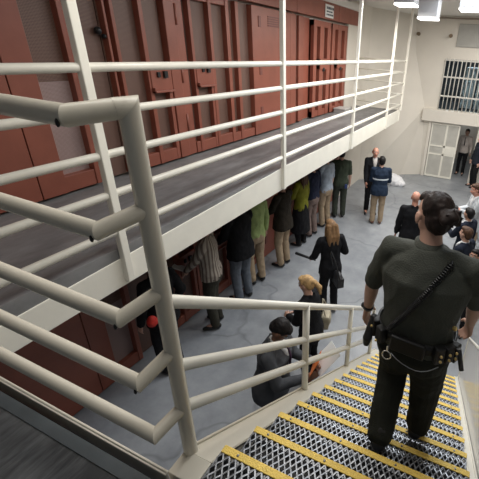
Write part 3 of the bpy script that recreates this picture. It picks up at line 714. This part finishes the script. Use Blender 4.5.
LEATH = belt.data.materials[0]
def onbelt(ang, dz=0, out=.0):
    a = math.radians(ang); c = up(V(0, -.006, BZ))+of['LM']@Vector((0, 0, dz))
    ca, sa = math.copysign(abs(math.cos(a))**.87, math.cos(a)), math.copysign(abs(math.sin(a))**.87, math.sin(a))
    n = (X*math.cos(a)+Y*math.sin(a)).normalized()
    return c+X*(brx+.012+out)*ca+Y*(bry+.012+out)*sa, n
def pouch(ang, wd, h, d, dz, m=None, name='pouch'):
    p, n = onbelt(ang, dz, d/2-.005); z = of['LM']@Vector((0, 0, 1)); tt = z.cross(n).normalized(); z = n.cross(tt)
    b = nb(); vs = []
    for sx in (-1, 1):
        for sz in (-1, 1):
            for sn in (-1, 1): vs.append(b.verts.new(p+tt*sx*wd/2+z*sz*h/2+n*sn*d/2))
    for f in ((0,1,3,2),(4,6,7,5),(0,4,5,1),(2,3,7,6),(0,2,6,4),(1,5,7,3)): b.faces.new([vs[i] for i in f])
    o = obj(name, b, m or LEATH, belt, bevel=.008, seg=3)
    return o, p+n*d/2, n, tt, z
for a, wd, h, d, dz in ((-150, .06, .10, .035, -.005), (-128, .05, .085, .04, -.005), (-90, .17, .085, .03, .0), (-52, .05, .09, .04, 0), (-36, .05, .09, .04, 0), (-20, .045, .10, .04, -.01)):
    pouch(a, wd, h, d, dz)
def studs(ang, offs, m):
    for dx, dz in offs:
        p, n = onbelt(ang+dx, dz, .045); obj('stud', ell(nb(), p, (.0075, .0075, .0075), n=10, m=6), m, belt, True)
studs(-44, ((-9, .015), (-9, -.015), (3, .02), (3, -.01), (14, .02), (14, -.012)), BRASS)
studs(-140, ((0, .02), (-8, -.03), (14, -.03)), BRASS)
# key ring and chain
b = nb(); p, n = onbelt(-108, -.075, .04)
tube(b, [p+Vector((.022*math.cos(a), 0, .026*math.sin(a))) for a in [i*2*PI/16 for i in range(17)]], .0035, 6, False); tube(b, [p+Vector((0, .0, .026)), p+Vector((0, .0, .06))], .005, 6)
obj('key_ring', b, CHROME, belt)
b = nb(); tube(b, [onbelt(-104+ i*6.5, -.055-.045*math.sin(PI*i/8), .035)[0] for i in range(9)], .0022, 6); obj('key_chain', b, STEEL, belt)
# holster on left hip
b = nb(); p, n = onbelt(-148, -.02, .03)
cone(b, p+Vector((-.005, .03, .05)), .020, p+Vector((-.012, -.02, -.05)), .024); cone(b, p+Vector((-.012, -.02, -.05)), .026, p+Vector((-.015, -.02, -.09)), .018)
fuse('holster', b, LEATH, belt, .006, 1)
# baton on right
b = nb(); p, n = onbelt(-24, -.01, .05); tube(b, [p+Vector((-.012, .0, .05)), p+Vector((.022, -.02, -.05))], .012, 12); obj('baton', b, BLACKM, belt)
# coiled radio cord diagonally across the back
def backpt(x, z, e=.0):
    # surface of the back at lateral x (unit person) and height z
    ry = {1.0: .128, 1.1: .116, 1.2: .121, 1.3: .124, 1.4: .105, 1.46: .075}
    zs = sorted(ry); z = max(1.0, min(1.46, z))
    for a, c in zip(zs, zs[1:]):
        if a <= z <= c: r = ry[a]+(ry[c]-ry[a])*(z-a)/(c-a)
    g2 = g if z < 1.36 else 1.06
    q = max(0, 1-(abs(x)/(.172*g2))**2.3)**(1/2.3)
    return up(V(x, -(r*g2*1.03*q+.002), z))-Y*(.012+e)
pts = []
N = 42
for i in range(N+1):
    f = i/N; pts.append(backpt(.112-.225*f, 1.462-.415*f))
b = nb(); hel = []
for i in range(N*8):
    f = i/8; a = int(min(N-1, f)); p = pts[a].lerp(pts[a+1], f-a); d = (pts[min(N, a+1)]-pts[a]).normalized(); x_, y_ = frame_of(d)
    hel.append(p+x_*math.cos(i*2*PI/8)*.011+y_*math.sin(i*2*PI/8)*.011)
tube(b, hel, .0055, 5); tube(b, pts, .007, 6)
tube(b, [pts[0], up(V(.105, -.02, 1.478)), up(V(.12, .06, 1.44))], .006, 6)
obj('radio_cord', b, mat('black_rubber', (.010, .010, .011), .3), T)
# shoulder strap ends, watch
w_ = of['wr'][0]; d = of['fdir'][0]
b = nb(); tube(b, [w_-d*.026, w_-d*.006], .034, 16); ell(b, w_-d*.016+Vector((-.030, -.006, 0)), (.012, .018, .018)); obj('wristwatch', b, BLACKM, T)
b = nb(); loft(b, [(up(V(-.010, -.012, 1.445)), .095*k, .082*k, X, Y), (up(V(-.018, -.006, 1.485)), .074*k, .074*k, X, Y), (up(V(-.022, .0, 1.512)), .066*k, .068*k, X, Y)], 24, sq=2.0); obj('collar', b, OFF, T, True)
# sleeve patch, belt badge
b = nb(); p = of['sho'][1].lerp(of['elb'][1], .35); ell(b, p+Vector((.066, -.03, 0)), (.008, .03, .038)); obj('shoulder_patch', b, mat('patch_gold', (.28, .22, .08), .7), T, True)
b = nb(); p, n = onbelt(-28, .13, .0); ell(b, p+n*.0, (.012, .008, .014)); obj('gold_tab', b, BRASS, T, True)

# --- row along the ground floor cell doors
STRIPE = bpy.data.materials.new('striped_shirt'); STRIPE.use_nodes = True
nt = STRIPE.node_tree; gr = nt.nodes.new('ShaderNodeTexGradient'); gr.gradient_type = 'RADIAL'
tc = nt.nodes.new('ShaderNodeTexCoord'); nt.links.new(tc.outputs['Object'], gr.inputs['Vector'])
ml = nt.nodes.new('ShaderNodeMath'); ml.operation = 'MULTIPLY'; ml.inputs[1].default_value = 2*PI*22; nt.links.new(gr.outputs['Fac'], ml.inputs[0])
sn = nt.nodes.new('ShaderNodeMath'); sn.operation = 'SINE'; nt.links.new(ml.outputs[0], sn.inputs[0])
wv = nt.nodes.new('ShaderNodeMath'); wv.operation = 'MULTIPLY_ADD'; wv.inputs[1].default_value = .5; wv.inputs[2].default_value = .5; nt.links.new(sn.outputs[0], wv.inputs[0])
rp = nt.nodes.new('ShaderNodeValToRGB'); rp.color_ramp.elements[0].color = (.16, .12, .10, 1); rp.color_ramp.elements[1].color = (.42, .37, .31, 1); rp.color_ramp.elements[0].position = .25; rp.color_ramp.elements[1].position = .6
nt.links.new(wv.outputs[0], rp.inputs[0]); nt.links.new(rp.outputs[0], nt.nodes['Principled BSDF'].inputs['Base Color']); nt.nodes['Principled BSDF'].inputs['Roughness'].default_value = .85
p1 = person('man in striped shirt and dark trousers holding paper at a cell door', (-3.50, 3.72, 0), 118, None, ('dark_olive', (.045, .042, .032)), hair='short', hc='brown', H=1.74, topm=STRIPE, hands=((-.08, .36, 1.08), (.12, .34, 1.06)), lean=4, pitch=25, girth=1.08, hm_=1.13, group=GRP)
W = p1['W']; c = W@((p1['wr'][0]+p1['wr'][1])*.5+Vector((-.02, .12, .03)))
b = nb(); box(b, -.07, .07, -.10, .10, 0, .006); box(b, -.072, .072, -.103, .103, -.008, 0)
o = obj('notepad', b, PAPER); o.location = c; o.rotation_euler = (.35, .1, 2.0); tag(o, 'white notepad held by the man in the striped shirt', 'notepad')
person('person in black coat and grey blue trousers with broad back', (-3.52, 4.50, 0), 80, BLACKC, ('slate', (.125, .14, .165)), hair='short', hc='black', H=1.80, jacket=True, girth=1.12, hands=((-.2, .32, 1.15), (.2, .32, 1.15)), hm_=1.13, group=GRP)
person('person in light green shirt and khaki trousers', (-3.60, 5.05, 0), 70, ('lime', (.33, .42, .17)), KHAKI, H=1.80, hands=((-.15, .36, 1.2), None), hm_=1.13, group=GRP)
person('person in dark brown jacket and khaki trousers with black shoes', (-3.46, 5.84, 0), 85, ('dark_brown', (.028, .022, .016)), KHAKI, hc='black', H=1.74, jacket=True, hands=((-.15, .35, 1.15), (.15, .35, 1.15)), girth=1.05, hm_=1.13, group=GRP)
person('person in olive yellow top and long black skirt', (-3.55, 6.80, 0), 85, ('olive_yellow', (.19, .19, .022)), BLACKC, hair='long', hc='brown', H=1.68, skirt=True, hands=((-.12, .33, 1.15), None), hm_=1.13, group=GRP)
person('person in navy top and taupe trousers', (-3.54, 7.36, 0), 80, ('navy', (.018, .022, .045)), ('taupe', (.22, .16, .14)), H=1.72, hands=((-.15, .35, 1.15), None), hm_=1.13, group=GRP)
person('man in pale blue grey shirt and khaki trousers', (-3.48, 8.02, 0), 75, ('pale_blue', (.36, .41, .48)), KHAKI, H=1.76, hair='short', hc='grey', hands=((-.15, .35, 1.15), None), sleeve='short', hm_=1.13, group=GRP)
p8 = person('officer in dark green short sleeved uniform standing with back turned', (-3.36, 8.72, 0), 30, UNI, UNI, topm=cl('uniform_mid', (.050, .062, .042)), botm=cl('uniform_low', (.045, .052, .040)), hc='black', H=1.80, sleeve='short', girth=1.1, hands=(None, (.27, .02, .86)), group=GRP)
b = nb(); box(b, .10, .17, -.17, -.12, .90, 1.02); o = obj('radio', b, mat('blue_radio', (.03, .05, .16), .4), p8['t'], bevel=.01)
p9 = person('balding man in black jacket facing camera behind the blue jacket', (-2.66, 9.42, 0), 205, BLACKC, BLACKC, hair='fringe', hc='grey', tone='ruddy', H=1.80, jacket=True, face=True, shirt=mat('grey_shirt', (.45, .42, .40), .8), hands=((-.10, .26, 1.05), (.22, .20, .95)), group=GRP)
p10 = person('man in blue jacket with pale back stripe and khaki trousers', (-2.29, 8.84, 0), 22, ('blue_jacket', (.018, .030, .055)), KHAKI, hair='short', hc='black', H=1.74, jacket=True, girth=1.12, hands=((-.12, .30, 1.15), (.16, .28, 1.12)), shoes=BSHOE, group=GRP)
b = nb(); n = 30; rr = []; upx = p10['up']; Vx = p10['V']; kk = p10['k']
for dz, e in ((-.016, 0), (-.016, .008), (.016, .008), (.016, 0)):
    rr.append([b.verts.new(upx(Vx(0, .002, 1.215+dz))+Vector((.190*kk*math.copysign(abs(math.cos(a))**.87, math.cos(a))*(1+e*5), .139*kk*math.copysign(abs(math.sin(a))**.87, math.sin(a))*(1+e*5), 0))) for a in [PI*1.08+PI*.84*i/n for i in range(n+1)]])
for q in range(4):
    a_, c_ = rr[q], rr[(q+1) % 4]
    for j in range(n): b.faces.new((a_[j], a_[j+1], c_[j+1], c_[j]))
obj('reflective_stripe', b, mat('stripe_grey', (.62, .66, .70), .5), p10['t'])
# person in black by the near cell, red bag
pr = person('person in black standing at the nearest ground floor cell', (-3.46, 2.72, 0), 85, BLACKC, BLACKC, hc='black', H=1.74, jacket=True, hands=(None, (.26, .05, 1.0)), group=GRP)
b = nb(); ell(b, (0, 0, 0), (.05, .06, .075)); ell(b, (0, .015, -.03), (.055, .07, .05))
o = fuse('bag', b, REDC, None, .010, 2, .006, 14); o.location = (-3.34, 2.46, 1.10); tag(o, 'small red bag hanging at the side of the person in black', 'bag')

# --- woman with long hair, woman with ponytail, man in grey suit
p11 = person('woman with long light brown hair in black coat with shoulder bag', (-1.96, 4.86, 0), 48, BLACKC, BLACKC, hair='long', hc='sandy', H=1.66, jacket=True, hands=((-.24, .26, 1.02), (.16, .25, 1.22)), girth=.98, lean=4, group=GRP)
W = p11['W']
def held(name, b, m, W_, p, rot, label, cat):
    o = obj(name, b, m, bevel=.004); o.matrix_world = W_ @ Matrix.Translation(p) @ rot.to_4x4(); tag(o, label, cat); return o
wl = p11['wr'][0]+p11['fdir'][0]*.08
b = nb(); tube(b, [(0, 0, 0), (.0, .30, .02)], [.022, .026], 12); tube(b, [(0, -.10, -.01), (0, 0, 0)], .015, 10)
held('microphone', b, BLACKM, W, wl, Matrix.Rotation(.70, 3, 'Z'), 'long black microphone in left hand of the woman with long hair', 'microphone')
t = thing('shoulder_bag', 'black shoulder bag on right side of the woman with long hair', 'bag', (-1.76, 4.72, .86), .8)
b = nb(); ell(b, (0, 0, 0), (.075, .15, .13)); box(b, -.06, .06, -.14, .14, -.12, .06); BAG = mat('bag_leather', (.014, .014, .016), .45)
fuse('body', b, BAG, t, .014, 3); obj('strap', tube(nb(), [(-.02, -.13, .06), (-.10, -.08, .38), (-.14, 0, .52), (-.10, .09, .36), (-.02, .13, .06)], .012, 8), BAG, t)
t = thing('video_camera', 'small black camera held up by the woman with long hair', 'camera', (-2.16, 5.02, 1.26), .9)
obj('body', bx(-.05, .05, -.05, .08, -.04, .05), BLACKM, t, bevel=.01); obj('lens', tube(nb(), [(0, .08, 0), (0, .16, 0)], .032, 12), BLACKM, t)
p12 = person('woman with blond ponytail in black jacket with beige bag', (-1.60, 3.40, 0), 82, BLACKC, BLACKC, hair='ponytail', hc='blond', H=1.68, jacket=True, face=True, pitch=12, lean=6, yaw=12, hands=((-.10, .30, 1.05), (.05, .30, 1.02)), hm_=1.02, group=GRP)
t = thing('tote_bag', 'beige cloth bag hanging at the side of the blond ponytail woman', 'bag', (-1.52, 3.72, .94), .3)
b = nb(); box(b, -.05, .05, -.13, .13, -.16, .06); ell(b, (0, 0, -.05), (.075, .13, .13)); BEI = cl('beige_canvas', (.45, .40, .30))
fuse('body', b, BEI, t, .016, 3, .006); obj('strap', tube(nb(), [(0, -.11, .05), (-.05, -.06, .20), (-.06, 0, .26), (-.05, .06, .20), (0, .11, .05)], .009, 8), BEI, t)
SUIT = cl('grey_suit', (.070, .073, .080)); WSH = mat('white_shirt', (.75, .75, .75), .8)
p13 = person('man in dark grey suit reading papers beside the stair railing', (-1.60, 2.44, 0), -78, None, None, topm=SUIT, botm=SUIT, hair='short', hc='black', tone='brown', H=1.76, jacket=True, girth=1.25, lean=6, pitch=50, shirt=WSH, tie=mat('dark_tie', (.05, .02, .05), .6), face=True, hands=((-.04, .42, 1.32), (.16, .40, 1.27)), hm_=1.04, group=GRP)
W = p13['W']
m_ = (p13['wr'][0]+p13['wr'][1])*.5
R1 = Matrix.Rotation(.6, 3, 'Z') @ Matrix.Rotation(.8, 3, 'X')
o = held('papers', box(bx(-.11, .11, -.02, .28, 0, .004), -.105, .115, -.01, .285, .004, .007), PAPER, W, m_+Vector((-.03, .10, .01)), R1, 'white sheets of paper held by the man in grey suit', 'papers')
o = held('folder', bx(-.10, .10, -.02, .18, 0, .004), ORANGE, W, m_+Vector((.02, .055, .03)), Matrix.Rotation(1.15, 3, 'X') @ Matrix.Rotation(.2, 3, 'Z'), 'orange folder beside the white papers of the man in grey suit', 'folder')
# --- group at the foot of the stairs
NAV = cl('navy_suit', (.016, .020, .034))
person("bald man in black jacket seen left of the officer's face", (-.97, 6.60, 0), 15, BLACKC, BLACKC, hair=None, hc='sandy', tone='ruddy', H=1.78, jacket=True, girth=1.05)
p15 = person('man with brown hair in pale grey jacket leaning to film', (.24, 7.85, 0), 112, ('pale_grey', (.52, .54, .56)), KHAKI, hair='short', hc='brown', tone='ruddy', H=1.80, jacket=True, lean=12, face=True, shirt=WSH, hands=((-.02, .42, 1.30), (.14, .40, 1.28)))
t = thing('camera', 'black camera in the hands of the man in pale grey jacket', 'camera', p15['W']@((p15['wr'][0]+p15['wr'][1])*.5+Vector((0, .10, .03))), math.radians(112))
obj('body', bx(-.07, .07, -.04, .04, -.05, .05), BLACKM, t, bevel=.01); obj('lens', tube(nb(), [(0, .04, 0), (0, .13, 0)], .035, 12), BLACKM, t)
person('person with short dark hair in dark suit behind the navy suited man', (.05, 6.75, 0), 55, None, None, topm=NAV, botm=NAV, hair='short', hc='black', tone='tan', H=1.74, jacket=True, shirt=WSH, hands=((-.1, .36, 1.2), None), hm_=1.0)
person('man in navy suit with white collar seen from behind the officer', (.07, 5.70, 0), 62, None, None, topm=NAV, botm=NAV, hair='short', hc='brown', tone='fair', H=1.76, jacket=True, shirt=WSH, girth=1.06, hm_=1.03)
person('person with dark hair looking up beside the navy suit', (.25, 5.35, 0), 158, BLACKC, BLACKC, hair='short', hc='black', tone='tan', H=1.60, jacket=True, face=True, pitch=-12, hm_=1.02)
person('person in pale grey jacket at right edge of photo', (.42, 6.75, 0), 80, ('pale_grey', (.52, .54, .56)), BLACKC, hair='short', hc='dark', H=1.74, jacket=True, girth=1.1)
person('man in white shirt and dark tie standing in the far doorway', (-.64, 14.9, 0), 170, ('white_shirt_cloth', (.50, .44, .40)), BLACKC, hair='short', hc='dark', H=1.76, face=True, shirt=mat('pale_shirt', (.50, .44, .40), .8), tie=mat('black_tie', (.02, .015, .015), .6), hm_=1.03)
person('person in dark clothing half hidden at right edge of the far doorway', (-.07, 13.55, 0), 120, ('dark_navy', (.02, .024, .035)), BLACKC, hair='short', hc='dark', H=1.74, jacket=True)
